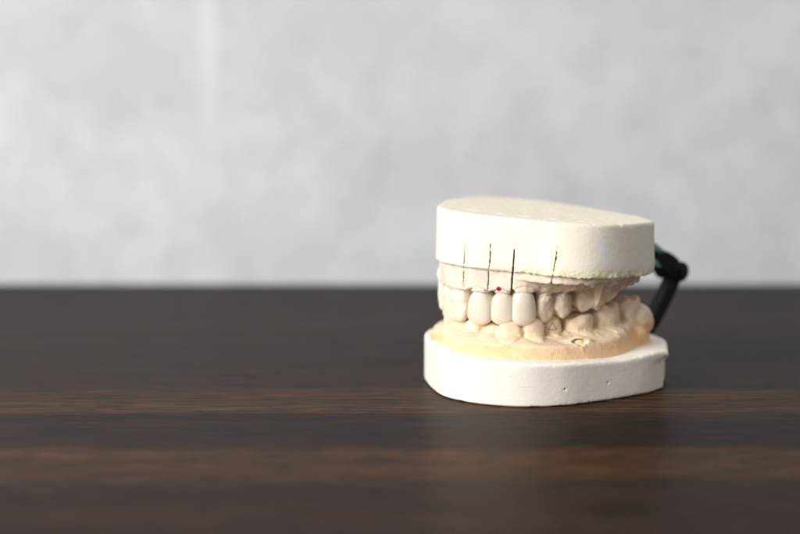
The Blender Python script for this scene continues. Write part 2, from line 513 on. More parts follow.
# ---- teeth ----
def tooth_fn(F, ang, w, d, z0, z1, kind, tilt=0.0):
    """field of one plaster tooth: F is the middle of its outer face in plan, ang the outward direction"""
    cs, sn = math.cos(ang), math.sin(ang)
    sg = 1 if z1 > z0 else -1
    H = abs(z1 - z0)

    sd = F[0] * .37 + F[1] * .11

    def fn(X, Y, Z):
        wx = vnoise(X, Y, Z, 2.6, sd); wy = vnoise(X, Y, Z, 2.6, sd + 5)
        a_ = .2 if kind == 'inc' else .5
        X, Y, Z = X + a_ * wx, Y + a_ * wy, Z + a_ * .8 * vnoise(X, Y, Z, 2.2, sd + 9)
        s = (Z - z0) * sg
        q = np.clip(s / H, 0, 1)
        dx, dy = X - F[0], Y - F[1]
        n = dx * cs + dy * sn
        t = -dx * sn + dy * cs + tilt * s
        bow = np.sin(PI * np.clip(q * .8 + .15, 0, 1))
        if kind == 'inc':
            W = w / 2 * (.74 + .24 * sstep(0, .8, q)); T = d / 2 * (1 - .62 * q)
            top = H - .06 * t * t
            no = -T + .35 * bow - .3 - .25 * q
        elif kind == 'can':
            W = w / 2 * (.72 + .28 * bow); T = d / 2 * (1 - .55 * q)
            top = H - .12 * t * t - .25 * np.abs(t)
            no = -T + .5 * bow - .45
        elif kind == 'pm':
            W = w / 2 * (.74 + .26 * bow); T = d / 2 * (.85 + .15 * bow - .2 * q)
            top = H + .1 - .12 * t * t - .5 * np.sqrt(t * t + .1) - .5 * np.clip(np.abs(n + d * .28) - .9, 0, 9) + .1
            top = np.where(n < -d * .55, top - .4, top)
            no = -T + .6 * bow - .55
        elif kind == 'box':
            W = w / 2 * (.94 + .06 * bow); T = d / 2 * (.96 - .1 * q)
            top = H - .25 + .12 * t - .03 * t * t
            no = -T + .2 * bow - .2
        else:
            W = w / 2 * (.84 + .16 * bow); T = d / 2 * (.88 + .12 * bow - .15 * q)
            top = H - .75 + .75 * np.cos(2 * PI * (t / w * 1.9 + .5)) - .05 * t * t - .25 * np.exp(-((n + d * .5) / 1.1) ** 2) * 2.4
            no = -T + .5 * bow - .45
        if kind != 'inc':
            W = W * (1 - .10 * np.clip(-s / 3, 0, 1))
        n2 = (n - no) / T
        t2 = t / W
        p = 2.6
        r = (np.abs(t2) ** p + np.abs(n2) ** p) ** (1 / p)
        f = (r - 1) * np.minimum(W, T) * .95
        # the root side fades into the gum
        f = smax(f, (s - top) * .85, {'mol': .8, 'box': .5}.get(kind, 1.0))
        return smax(f, -s - 3.5, 1.0)
    c = (F[0] - cs * d / 2, F[1] - sn * d / 2, (z0 + z1) / 2)
    return fn, c, max(w, d) * .75 + 1.5, H / 2 + 4


def arch_dirs(pts):
    out = []
    for i, p in enumerate(pts):
        a = pts[max(i - 1, 0)]; c = pts[min(i + 1, len(pts) - 1)]
        t = np.array(c) - np.array(a)
        out.append(math.atan2(-t[0], t[1]))       # outward = tangent turned by -90 degrees
    return out


# upper faces, from the far side round the front to the near side
UP = [((17, -22), 10, 'mol', 28.5, 22.3, 9.5), ((25.5, -21.5), 6.6, 'pm', 28, 21, 8), ((32.5, -20.3), 6.6, 'pm', 28, 20.6, 8), ((39.5, -18), 7.2, 'can', 28.6, 19.8, 7),
      ((46.5, -12.6), 6.6, 'inc', 28.8, 20, 6.2), ((51.2, -4.0), 8.2, 'inc', 29, 18.9, 6.4), ((54.5, 4.9), 9.8, 'inc', 28.6, 19.2, 6.6),
      ((53.1, 14.3), 7.5, 'C', 29.4, 19.1, 6.9), ((48.7, 19.7), 6.9, 'C', 29.0, 19.4, 6.8), ((43.8, 23.9), 7.0, 'C', 30.0, 19.2, 7.2),
      ((37.1, 25.5), 5.8, 'pm', 28.0, 20.0, 7.6), ((31.4, 26.6), 6.2, 'pm', 27.8, 20.9, 7.8), ((22.6, 27.4), 9.6, 'mol', 28.4, 21.9, 9.2)]
UDIR = arch_dirs([p[0] for p in UP])
LO = [((5, -18), 9, 'mol', 16, 23.2, 8.5), ((14.5, -18.5), 9.6, 'mol', 16, 22.6, 9), ((23.5, -17.5), 6.6, 'pm', 16, 21.6, 7.4), ((30, -16.2), 6.4, 'pm', 16, 21.3, 7),
      ((36.6, -13.4), 6.2, 'can', 15.8, 21.2, 6.4), ((42.6, -10), 5.9, 'inc', 15.8, 20.2, 5.6), ((47.4, -5.8), 5.9, 'inc', 15.8, 20, 5.6), ((53.0, -1.2), 6.4, 'inc', 16.5, 21.2, 6.2),
      ((53.2, 4.6), 6.4, 'inc', 16.2, 20.8, 6.2), ((52.4, 10.4), 6.5, 'inc', 16.0, 20.3, 6.0), ((49.8, 15.4), 5.6, 'inc', 15.6, 19.9, 5.6),
      ((47.0, 21.0), 7.8, 'can', 14.8, 21.2, 7.2), ((40.3, 24.5), 6.9, 'can', 15.0, 22.0, 6.6), ((33.5, 24.2), 5.9, 'pm', 15.6, 21.8, 6.8), ((24.9, 26.9), 8.6, 'box', 15.4, 21.6, 8.4),
      ((14.4, 26.6), 10.2, 'mol', 15.2, 24.1, 9.6), ((4.4, 25.0), 8.0, 'mol', 16.5, 24.9, 7.4)]
LDIR = arch_dirs([p[0] for p in LO])


def teeth(rows, dirs):
    out = []
    for (F, w, kind, z0, z1, d), a in zip(rows, dirs):
        if kind == 'C':
            continue
        out.append(tooth_fn(F, a, w, d, z0, z1, kind, tilt=random.uniform(-.05, .05)))
    return out


UT, LT = teeth(UP, UDIR), teeth(LO, LDIR)


def union(f, X, Y, Z, items, k, grow=0.0):
    for fn, c, r, hz in items:
        m = (np.abs(X - c[0]) < r) & (np.abs(Y - c[1]) < r) & (np.abs(Z - c[2]) < hz)
        if m.any():
            f[m] = smin(f[m], fn(X[m], Y[m], Z[m]) - grow, k)
    return f


def labels(X, gum, items):
    """which piece each point belongs to: 0 the gum, k the k-th tooth"""
    best = gum.copy(); lab = np.zeros(len(X), int)
    for i, (fn, c, r, hz) in enumerate(items, 1):
        m = (np.abs(X[:, 0] - c[0]) < r) & (np.abs(X[:, 1] - c[1]) < r) & (np.abs(X[:, 2] - c[2]) < hz)
        if m.any():
            v = fn(X[m, 0], X[m, 1], X[m, 2])
            b = best[m]; l = lab[m]
            l[v < b] = i; best[m] = np.minimum(b, v); lab[m] = l
    return lab


def split(P, Q, N, lab, tint, extra=None):
    for k in range(lab.max() + 1):
        q = Q[lab == k]
        if len(q) < 12:
            continue
        ids, inv = np.unique(q.ravel(), return_inverse=True)
        yield k, P[ids], inv.reshape(q.shape), N[ids], tint[ids], ids


# ---- lower arch ----
LG_OUT = spline([(56.4, .9), (58.0, 9.5), (57.0, 16.5), (53.8, 22.8), (48.9, 28.8), (43.6, 32.6), (36.5, 34.6), (27.5, 35.2), (17.2, 33.6),
                 (5, 27.4), (-3.6, 21.6), (-7, 15), (-2, 12.5), (12, 15), (26, 12.5), (36, 8), (39, 3), (36, -3), (26, -7.5), (10, -9.5), (-4, -8),
                 (-8, -13), (-3, -21), (10, -27), (26, -28), (40, -21), (50, -11.5)], 8)
lgo = Plan(lambda U, V: poly_sd(U, V, LG_OUT))
larch = [(-6, -13)] + [(p[0][0] - 3 * math.cos(a), p[0][1] - 3 * math.sin(a)) for p, a in zip(LO, LDIR)] + [(-4, 19.5)]
lga = Plan(lambda U, V: line_d(U, V, larch))


def lg_height(x, y):
    a = lga(x, y)
    h = 15.3 - .4 * np.exp(-((x - 33) / 10) ** 2) * sstep(20, 30, y) + sstep(24, 2, x) * 1.2
    h = h + (2.1 + .3 * sstep(40, 47, x)) * np.exp(-(a / 5.5) ** 2) - .0 * np.exp(-((a - 8.5) / 3.2) ** 2) * sstep(62, 50, x)
    return h + .16 * fbm(x, y, x * 0, 9, 5.5, 2) + .05 * vnoise(x, y, x * 0, 2.2, 1.5)


lgh = Plan(lg_height)
HOLES = [((31.3, 32.2, 15.2), (2.3, 1.6, .95), math.radians(145)), ((38.2, 30.0, 15.6), (.9, .6, .6), math.radians(145)),
         ((32.2, 33.9, 14.6), (.8, .6, .4), math.radians(145))]


def f_lgum0(X, Y, Z):
    f = smax((Z - lgh(X, Y)) * .85, (lgo(X, Y) + .38 * (Z - 13.2)) * .93, 1.3)
    f = np.maximum(f, lz_top(X, Y) - .9 - Z)
    # root bulges under the necks
    for (F, w, kind, z0, z1, d), a in zip(LO, LDIR):
        c = (F[0] + .6 * math.cos(a), F[1] + .6 * math.sin(a), 14.2)
        f = smin(f, ell(X, Y, Z, c, (3.0, w * .36, 2.5), a), 1.3)
    f = smin(f, ell(X, Y, Z, (30.8, 31.2, 15.1), (3.2, 1.9, 1.6), math.radians(145)), 1.6)
    f = smin(f, ell(X, Y, Z, (1.2, 21.8, 17.6), (5.0, 4.2, 4.6)), 1.2)
    f = smin(f, ell(X, Y, Z, (-1.5, 20.2, 16), (4.0, 4.2, 3.6)), 1.5)
    return f


def f_lower(X, Y, Z):
    f = union(f_lgum0(X, Y, Z), X, Y, Z, LT, .5)
    m = np.abs(f) < 1.0
    x, y, z = X[m], Y[m], Z[m]
    g = f[m] + .06 * fbm(x, y, z, 3.2, 3.7) + .03 * vnoise(x, y, z, .8, 1.1) - .12 * np.maximum(vnoise(x, y, z, 1.3, 6.6) - .45, 0) * 3
    for (F, w, kind, z0, z1, d), a in zip(LO, LDIR):
        ca, sa = math.cos(a), math.sin(a)
        tt = -(x - F[0]) * sa + (y - F[1]) * ca
        nn = (x - F[0]) * ca + (y - F[1]) * sa
        zl = z0 + .5 + .09 * tt * tt + .2 * vnoise(x, y, z, 2.0, 2)
        gr = np.exp(-((z - zl) / .45) ** 2) * sstep(w * .62, w * .45, np.abs(tt)) * sstep(-3.5, -1, nn)
        gr = gr + .8 * np.exp(-((np.abs(tt) - w * .5) / .4) ** 2) * sstep(z0 - .3, z0 + 1, z) * sstep(-4, -2, nn) * sstep(2, 1, nn)
        g = g + gr * {'inc': .10, 'mol': .10, 'box': .12}.get(kind, .22)
    for c, r, ro in HOLES:
        g = smax(g, -ell(x, y, z, c, r, ro), .25)
    f[m] = g
    return f


P, Q, N = surface(f_lower, (-12, -31, 8), (64, 42.5, 26), .25)
P, N = relax(P, Q, N, 1)
fc = P[Q].mean(1)
lab = labels(fc, f_lgum0(fc[:, 0], fc[:, 1], fc[:, 2]), LT)
x, y, z = P.T
sd = lgo(x, y)
rim = sstep(-1.5, -.9, sd + .38 * (z - 13.2)) * sstep(-.1, -.9, z - lgh(x, y) + .25 * fbm(x, y, z, 3, 2))
t = np.empty((len(P), 3)); t[:] = (.84, .675, .49)
w = (sstep(-.2, .9, fbm(x, y, z, 10, 2.2)))[:, None] * .35
t = t * (1 - w) + w * np.array((.82, .63, .44))
w = (np.exp(-(lga(x, y) / 4.0) ** 2) * sstep(17, 19.5, z))[:, None] * .5
t = t * (1 - w) + w * np.array((.85, .72, .57))
w = rim[:, None] * (.82 + .18 * np.clip(fbm(x, y, z, 5, 4), -1, 1))[:, None]
t = t * (1 - w) + w * np.array((.82, .51, .27))
lower_gum = None
for k, p, q, n, tt, ids in split(P, Q, N, lab, t):
    if k == 0:
        lower_gum = link('lower_gum', p, q, M_LGUM, model, n, tt)
        a = lower_gum.data.attributes.new('rim', 'FLOAT', 'POINT'); a.data.foreach_set('value', rim[ids].astype(np.float32))
for k, p, q, n, tt, ids in split(P, Q, N, lab, t):
    if k:
        link('tooth', p, q, M_LGUM, lower_gum, n, tt)

# ---- upper arch ----
UG_OUT = spline([(5.5, 28.5), (12, 32.9), (22, 37.0), (32.3, 38.0), (39.8, 34.2), (44.3, 27.4), (48.9, 20.0), (54.4, 14.2), (55.8, 8.4), (56.1, 2.4),
                 (50.4, -6.4), (44, -13), (33, -22.5), (16, -29.5), (4, -26), (1, -12), (4, 3), (2, 18), (4, 24)], 8)
ugo = Plan(lambda U, V: poly_sd(U, V, UG_OUT))
ua_out = [(2, -21)] + [p[0] for p in UP] + [(14, 27.6), (4, 26.5)]
ua_mid = [(2, -17)] + [(p[0][0] - 3.4 * math.cos(a), p[0][1] - 3.4 * math.sin(a)) for p, a in zip(UP, UDIR)] + [(14, 23.8), (4, 22.8)]
uarch_poly = np.array(ua_out + [(4, 3)])
uga = Plan(lambda U, V: poly_sd(U, V, uarch_poly)); ugm = Plan(lambda U, V: line_d(U, V, ua_mid))


def ug_height(x, y):
    """height of the under side of the upper gum"""
    zb = uz_bot(x, y)
    dr, da = np.maximum(-ugo(x, y), 0), np.maximum(uga(x, y), 0)
    s = dr / (dr + da + 1e-3)
    neck = 28.6 + .4 * sstep(36, 45, x)
    tub = 23.9 + np.clip(18.5 - x, 0, 20) * .47
    neck = np.where(x < 22, np.minimum(neck, tub), neck)
    neck = neck * sstep(17, 20.5, x) + (1 - sstep(17, 20.5, x)) * tub
    led = zb - .1 - 2.2 * sstep(0, .6, dr) + .9 * sstep(1.3, 3.2, dr) * sstep(50, 44, x)      # a ledge left of the old rim, hollow behind it
    g = sstep(.45, .98, s) * sstep(52, 46, x) + sstep(.0, .7, s) * sstep(46, 52, x)
    out = led * (1 - g) + neck * g
    pal = neck + (zb - 1.5 - neck) * sstep(2.5, 15, ugm(x, y))
    h = np.where(uga(x, y) > 0, out, pal)
    h = h + .3 * fbm(x, y, x * 0, 5, 7.5) * sstep(.0, .4, s) + .15 * vnoise(x, y, x * 0, 1.7, 3)
    return h + sstep(20, 15, x) * .9 * fbm(x, y, x * 0, 2.6, 1.5)


ugh = Plan(ug_height)


def f_ugum0(X, Y, Z):
    f = smax((ugh(X, Y) - Z) * .7, ugo(X, Y) - 1.15 * sstep(42, 50, X), .6)
    f = np.maximum(f, Z - uz_bot(X, Y) - .8)
    for (F, w, kind, z0, z1, d), a in zip(UP, UDIR):
        c = (F[0] - 2.2 * math.cos(a), F[1] - 2.2 * math.sin(a), 30.3)
        rr = (2.7, w * .44, 3.0) if kind != 'C' else (2.2, w * .45, 2.2)
        f = smin(f, ell(X, Y, Z, c, rr, a), 1.0)
    return f


def f_upper(X, Y, Z):
    f = union(f_ugum0(X, Y, Z), X, Y, Z, UT, .3)
    m = np.abs(f) < 1.0
    x, y, z = X[m], Y[m], Z[m]
    rough = 1 + 1.8 * sstep(44, 39, x) * sstep(25, 27.5, z)
    g = f[m] + rough * (.10 * fbm(x, y, z, 2.2, 3.7) + .05 * vnoise(x, y, z, .8, 1.1))
    g = g + (rough - 1) * .16 * vnoise(x + .4 * z, y, z * .35, 1.7, 6.2)
    # grooves scraped round the necks
    for (F, w, kind, z0, z1, d), a in zip(UP, UDIR):
        ca, sa = math.cos(a), math.sin(a)
        tt = -(x - F[0]) * sa + (y - F[1]) * ca
        nn = (x - F[0]) * ca + (y - F[1]) * sa
        zl = z0 + .6 - .10 * tt * tt + .2 * vnoise(x, y, z, 2.0, 2)
        gr = np.exp(-((z - zl) / .34) ** 2) * sstep(w * .62, w * .45, np.abs(tt)) * sstep(-3.5, -1, nn)
        g = g + gr * ({'inc': .10, 'C': .5}.get(kind, .25))
    f[m] = g
    m2 = (np.abs(f) < 8) & (X > 30)
    x, y, z = X[m2], Y[m2], Z[m2]
    g = f[m2]
    g = smax(g, -ell(x, y, z, (39.6, 22.6, 25.0), (4.0, .5, 4.4), math.radians(235)), .2)
    for k in range(4):
        c_ = cut_field(x, y, z, k)
        if k == 2:
            c_ = smin(c_, ell(x, y, z, (45.6, 20.9, 28.2), (.8, 2.6, 1.6), math.radians(50) - PI / 2), .3)
        if k == 0:
            c_ = smin(c_, ell(x, y, z, (54.8, 10.1, 27.6), (2.2, .55, 1.2), math.radians(10)), .3)
        g = np.maximum(g, -c_)
    f[m2] = g
    return f


P, Q, N = surface(f_upper, (-2, -32.5, 17.5), (59, 40.5, 38.2), .22)
P, N = relax(P, Q, N, 1)
fc = P[Q].mean(1)
lab = labels(fc, f_ugum0(fc[:, 0], fc[:, 1], fc[:, 2]), UT)
x, y, z = P.T
t = np.empty((len(P), 3)); t[:] = (.89, .79, .67)
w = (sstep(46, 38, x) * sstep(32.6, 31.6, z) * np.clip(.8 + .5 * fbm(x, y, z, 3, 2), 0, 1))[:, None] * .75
t = t * (1 - w) + w * np.array((.42, .29, .195))  # shade of the hollow under the ledge, painted into the gum colour
w = (np.exp(-(ugm(x, y) / 4.5) ** 2) * sstep(27, 25, z) * sstep(20, 22, x) * .8)[:, None]
t = t * (1 - w) + w * np.array((.82, .66, .49))
w = (sstep(.25, .8, fbm(x, y, z, 6, 9)) * .5)[:, None]
t = t * (1 - w) + w * np.array((.70, .58, .50))
w = (np.exp(-((x - 20.0) ** 2 + (y - 28.0) ** 2 + (z - 26.2) ** 2) / 1.5) * .9)[:, None]
t = t * (1 - w) + w * np.array((.80, .50, .20))
w = ((np.abs(cut_field(x, y, z, 0)) < .09) & (x > 40))[:, None] * .9
t = t * (1 - w) + w * np.array((.72, .50, .28))
add_dots(M_UGUM, [((48.9, 18.8, 29.9), .95, (.42, .006, .05), .25)])
upper_gum = None
for k, p, q, n, tt, ids in split(P, Q, N, lab, t):
    if k == 0:
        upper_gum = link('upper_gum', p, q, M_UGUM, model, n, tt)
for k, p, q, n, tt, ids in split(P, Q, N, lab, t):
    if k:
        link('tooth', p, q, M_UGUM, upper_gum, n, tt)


# ---- the three glazed crowns ----
def crown(F, ang, w, d, z0, z1, seed):
    cs, sn = math.cos(ang), math.sin(ang)
    H = z0 - z1
    NR, NS = 30, 48
    v, fcs = [], []
    rs = random.Random(seed)
    ph = [rs.uniform(-.03, .03) for _ in range(4)]
    for i in range(NR + 1):
        q = i / NR
        # half width and half depth down the crown: round at the neck and at the biting edge
        capn = math.sqrt(max(0, 1 - max(0, (.16 - q) / .16) ** 2)) if q < .16 else 1
        cape = math.sqrt(max(0, 1 - max(0, (q - .72) / .28) ** 2.3)) if q > .72 else 1
        W = w / 2 * (.70 + .31 * math.sin(PI * min(1, .08 + q * .66))) * (.55 + .45 * capn) * (.04 + .96 * cape)
        T = d / 2 * (1.0 - .45 * q) * (.5 + .5 * capn) * (.10 + .90 * cape)
        bow = .8 * math.sin(PI * (q * .8 + .12))
        no = -d / 2 * (1.0 - .45 * q) + bow - .40
        for j in range(NS):
            th = 2 * PI * j / NS
            c_, s_ = math.cos(th), math.sin(th)
            e = 2 / 2.6
            t = W * math.copysign(abs(c_) ** e, c_); n = T * math.copysign(abs(s_) ** e, s_) + no
            # neck line curves up in the middle of the face, edge nearly flat, faint lobes
            zz = z0 - H * q
            zz += (1 - q) ** 3 * (.0 - .16 * t * t) * 1.0 + q ** 6 * .04 * t * t
            n += .10 * math.cos(2 * PI * t / w * 1.35) * (s_ > 0) * math.sin(PI * q) * abs(s_)
            t += w * (ph[0] * q + ph[1] * q * q)
            v.append((F[0] + n * cs - t * sn, F[1] + n * sn + t * cs, zz))
    for i in range(NR):
        for j in range(NS):
            a, b_ = i * NS + j, i * NS + (j + 1) % NS
            fcs.append((a, a + NS, b_ + NS, b_))
    fcs.append(tuple(range(NS))); fcs.append(tuple(range((NR + 1) * NS - 1, NR * NS - 1, -1)))
    o = from_pydata('crown', v, fcs, M_CROWN, upper_gum)
    import bmesh
    bm = bmesh.new(); bm.from_mesh(o.data); bmesh.ops.recalc_face_normals(bm, faces=bm.faces); bm.to_mesh(o.data); bm.free()
    m = o.modifiers.new('smooth', 'SUBSURF'); m.levels = m.render_levels = 1
    o['label'] = 'glossy ivory ceramic crown'
    return o


for i, ((F, w, kind, z0, z1, d), a) in enumerate(zip(UP, UDIR)):
    if kind == 'C':
        crown(F, a, w, d, z0, z1, i)

# ---- pencilled triangle on a lower premolar ----
def tube(pts, r, seg=8):
    v, fc = [], []
    pts = [np.array(p, float) for p in pts]
    n = len(pts)
    for i, p in enumerate(pts):
        d = pts[(i + 1) % n] - pts[i - 1]; d /= np.linalg.norm(d)
        a = np.cross(d, (.3, .5, .81)); a /= np.linalg.norm(a); b_ = np.cross(d, a)
        for k in range(seg):
            th = 2 * PI * k / seg
            v.append(p + r * (a * math.cos(th) + b_ * math.sin(th)))
    for i in range(n):
        for k in range(seg):
            j = (i + 1) % n
            fc.append((i * seg + k, i * seg + (k + 1) % seg, j * seg + (k + 1) % seg, j * seg + k))
    return v, fc


from mathutils.bvhtree import BVHTree
def pencil_triangle(fc, ang, corners, r):
    """three strokes laid on the stone: corners as (sideways, up) from the point fc on the outer face"""
    objs = [lower_gum] + list(lower_gum.children)
    vs, fs = [], []
    for o in objs:
        k = len(vs); vs += [v.co.copy() for v in o.data.vertices]; fs += [tuple(i + k for i in p.vertices) for p in o.data.polygons]
    tree = BVHTree.FromPolygons(vs, fs)
    cs, sn = math.cos(ang), math.sin(ang)
    pts = []
    for i in range(3):
        a, b_ = corners[i], corners[(i + 1) % 3]
        for k in range(10):
            q = k / 10
            t, h = a[0] + (b_[0] - a[0]) * q, a[1] + (b_[1] - a[1]) * q
            st = Vector((fc[0] - t * sn + 6 * cs, fc[1] + t * cs + 6 * sn, fc[2] + h)) * MM
            hit = tree.ray_cast(st, Vector((-cs, -sn, 0)))[0]
            if hit is not None:
                pts.append(np.array(hit) / MM + np.array((cs, sn, 0)) * r * random.uniform(-.5, .5))
    v, fc_ = tube(pts, r)
    o = from_pydata('pencil_mark', v, fc_, M_PENCIL, lower_gum)
    o['label'] = 'small pencilled triangle'


pencil_triangle((33.7, 23.3, 18.6), math.atan2(.819, .574), [(-1.15, -.8), (1.15, -.85), (.1, 1.25)], .10)

# ---- hinge ----
import bmesh


def solid(name, bm, mat, parent, bevel=.4, seg=2):
    bmesh.ops.recalc_face_normals(bm, faces=bm.faces)
    me = bpy.data.meshes.new(name); bm.to_mesh(me); bm.free()
    for p in me.polygons: p.use_smooth = True
    me.materials.append(mat)
    o = bpy.data.objects.new(name, me); C.objects.link(o); o.parent = parent
    if bevel:
        m = o.modifiers.new('bevel', 'BEVEL'); m.width = bevel * MM; m.segments = seg; m.limit_method = 'ANGLE'; m.harden_normals = True
    return o


def bar(bm, path, v0, v1, th):
    """a bent strap: path of (u, z) midpoints with thickness th (a list), from v0 to v1"""
    pts = [np.array(p, float) for p in path]
    ring = []
    up, dn = [], []
    for i, p in enumerate(pts):
        d = pts[min(i + 1, len(pts) - 1)] - pts[max(i - 1, 0)]; d /= np.linalg.norm(d)
        nrm = np.array((-d[1], d[0])) * th[i] / 2
        up.append(p + nrm); dn.append(p - nrm)
    loop = up + dn[::-1]
    A = [bm.verts.new((q[0] * MM, v0 * MM, q[1] * MM)) for q in loop]
    B = [bm.verts.new((q[0] * MM, v1 * MM, q[1] * MM)) for q in loop]
    n = len(loop)
    bm.faces.new(A); bm.faces.new(B[::-1])
    for i in range(n):
        bm.faces.new((A[i], B[i], B[(i + 1) % n], A[(i + 1) % n]))


def cyl(bm, u, z, v0, v1, r, seg=28, r1=None):
    rings = []
    for vv, rr in ((v0, r), (v1, r1 or r)):
        rings.append([bm.verts.new(((u + rr * math.cos(2 * PI * k / seg)) * MM, vv * MM, (z + rr * math.sin(2 * PI * k / seg)) * MM)) for k in range(seg)])
    bm.faces.new(rings[0]); bm.faces.new(rings[1][::-1])
    for k in range(seg):
        bm.faces.new((rings[0][k], rings[0][(k + 1) % seg], rings[1][(k + 1) % seg], rings[1][k]))


HU, HZ = -29.6, 27.4
bm = bmesh.new(); cyl(bm, HU, HZ, -1.5, 8.2, 3.0)
barrel = solid('hinge_barrel', bm, M_BLACK, model, .5, 3)
bm = bmesh.new(); cyl(bm, HU, HZ, 8.22, 9.2, 1.5)
solid('hinge_pin', bm, M_BLACK, barrel, .3)
bm = bmesh.new(); bar(bm, [(HU + 1.0, HZ + .4), (-27.0, 28.9), (-24.2, 30.6), (-20.4, 32.6)], .8, 7.6, [4.4, 6.2, 6.2, 5.0])
solid('hinge_arm', bm, M_BLACK, model, .6)
bm = bmesh.new(); bar(bm, [(HU + .4, HZ - 1.8), (-25.6, 19.6), (-21.2, 13.6), (-17.2, 9.2), (-14.6, 7.0)], 2.2, 6.8, [3.6, 3.8, 4.0, 4.0, 3.8])
solid('hinge_arm', bm, M_BLACK, model, .6)
bm = bmesh.new()
bar(bm, [(-23.2, 33.6), (-18.5, 35.9), (-10, 39.4), (-2.6, 41.0)], .8, 7.6, [1.2, 2.4, 2.6, 3.0])
bar(bm, [(-22.6, 29.2), (-18, 31.4), (-10, 34.6), (-2.6, 36.4)], .8, 7.6, [1.2, 2.0, 2.4, 2.6])
gl = solid('glue_joint', bm, M_TEAL, model, .5)
gl['label'] = 'teal translucent glue joint'

# ----------------------------------------------------------------------------- setting
def box(name, lo, hi, mat, bevel=.002):
    bm = bmesh.new(); bmesh.ops.create_cube(bm, size=1)
    for v in bm.verts:
        v.co = Vector([(l + h) / 2 + c * (h - l) for c, l, h in zip(v.co, lo, hi)])
    me = bpy.data.meshes.new(name); bm.to_mesh(me); bm.free(); me.materials.append(mat)
    o = bpy.data.objects.new(name, me); C.objects.link(o)
    m = o.modifiers.new('bevel', 'BEVEL'); m.width = bevel; m.segments = 3
    return o


M_WOOD, nt, b = new_mat('dark_oiled_wood')
L = nt.links.new
tc = nd(nt, 'ShaderNodeTexCoord')
sp = nd(nt, 'ShaderNodeSeparateXYZ'); L(tc.outputs['Object'], sp.inputs[0])
# strips glued side by side: colour by depth, edges wander a little
mpw = nd(nt, 'ShaderNodeMapping'); mpw.inputs['Scale'].default_value = (3, 30, 1); L(tc.outputs['Object'], mpw.inputs[0])
nw = nd(nt, 'ShaderNodeTexNoise', Scale=1.0, Detail=2.0); L(mpw.outputs[0], nw.inputs['Vector'])
yy = nd(nt, 'ShaderNodeMath', operation='MULTIPLY_ADD'); L(nw.outputs['Fac'], yy.inputs[0]); yy.inputs[1].default_value = .003
L(sp.outputs['Y'], yy.inputs[2])
cr = nd(nt, 'ShaderNodeMapRange'); cr.inputs[1].default_value = .25; cr.inputs[2].default_value = .75; L(yy.outputs[0], cr.inputs[0])
ramp = nd(nt, 'ShaderNodeValToRGB'); L(cr.outputs[0], ramp.inputs[0])
D1, D2 = (.0235, .0130, .0094), (.0185, .0106, .0080)
B1, B2 = (.060, .028, .0125), (.064, .029, .0125)
stops = [(.25, D2), (.374, D1), (.384, (.028, .0165, .010)), (.398, D1), (.411, D1), (.419, B2), (.443, B2), (.450, D2), (.486, D2), (.4905, B1), (.5205, B1), (.5255, D1),
         (.616, D2), (.620, (.026, .0155, .0105)), (.664, (.023, .014, .0105)), (.668, D2), (.74, D2)]
el = ramp.color_ramp.elements
while len(el) > 1: el.remove(el[-1])
for i, (p, c) in enumerate(stops):
    p = (p + .0015 - .25) / .5
    e = el[0] if i == 0 else el.new(p)
    e.position = p; e.color = (*c, 1)
mpg = nd(nt, 'ShaderNodeMapping'); mpg.inputs['Scale'].default_value = (55, 420, 40); L(tc.outputs['Object'], mpg.inputs[0])
g1 = nd(nt, 'ShaderNodeTexNoise', Scale=1.0, Detail=6.0, Roughness=.65); L(mpg.outputs[0], g1.inputs['Vector'])
mpg2 = nd(nt, 'ShaderNodeMapping'); mpg2.inputs['Scale'].default_value = (5, 70, 10); L(tc.outputs['Object'], mpg2.inputs[0])
g2 = nd(nt, 'ShaderNodeTexNoise', Scale=1.0, Detail=4.0, Roughness=.6); L(mpg2.outputs[0], g2.inputs['Vector'])
r1 = nd(nt, 'ShaderNodeMapRange'); r1.inputs[1].default_value = .35; r1.inputs[2].default_value = .7; r1.inputs[3].default_value = .25; r1.inputs[4].default_value = 1.95; L(g1.outputs['Fac'], r1.inputs[0])
r2 = nd(nt, 'ShaderNodeMapRange'); r2.inputs[1].default_value = .3; r2.inputs[2].default_value = .7; r2.inputs[3].default_value = .65; r2.inputs[4].default_value = 1.35; L(g2.outputs['Fac'], r2.inputs[0])
mm = nd(nt, 'ShaderNodeMath', operation='MULTIPLY'); L(r1.outputs[0], mm.inputs[0]); L(r2.outputs[0], mm.inputs[1])
# patches along the strips where the timber runs darker or redder
mp3 = nd(nt, 'ShaderNodeMapping'); mp3.inputs['Scale'].default_value = (4, 26, 1); L(tc.outputs['Object'], mp3.inputs[0])
g3 = nd(nt, 'ShaderNodeTexNoise', Scale=1.0, Detail=3.0); L(mp3.outputs[0], g3.inputs['Vector'])
r3 = nd(nt, 'ShaderNodeMapRange'); r3.inputs[1].default_value = .35; r3.inputs[2].default_value = .68; r3.inputs[4].default_value = .65; L(g3.outputs['Fac'], r3.inputs[0])
rc = mixc(nt, ramp.outputs[0], (.021, .0125, .0085), r3.outputs[0])
vm = nd(nt, 'ShaderNodeVectorMath', operation='SCALE'); L(rc, vm.inputs[0]); L(mm.outputs[0], vm.inputs['Scale'])
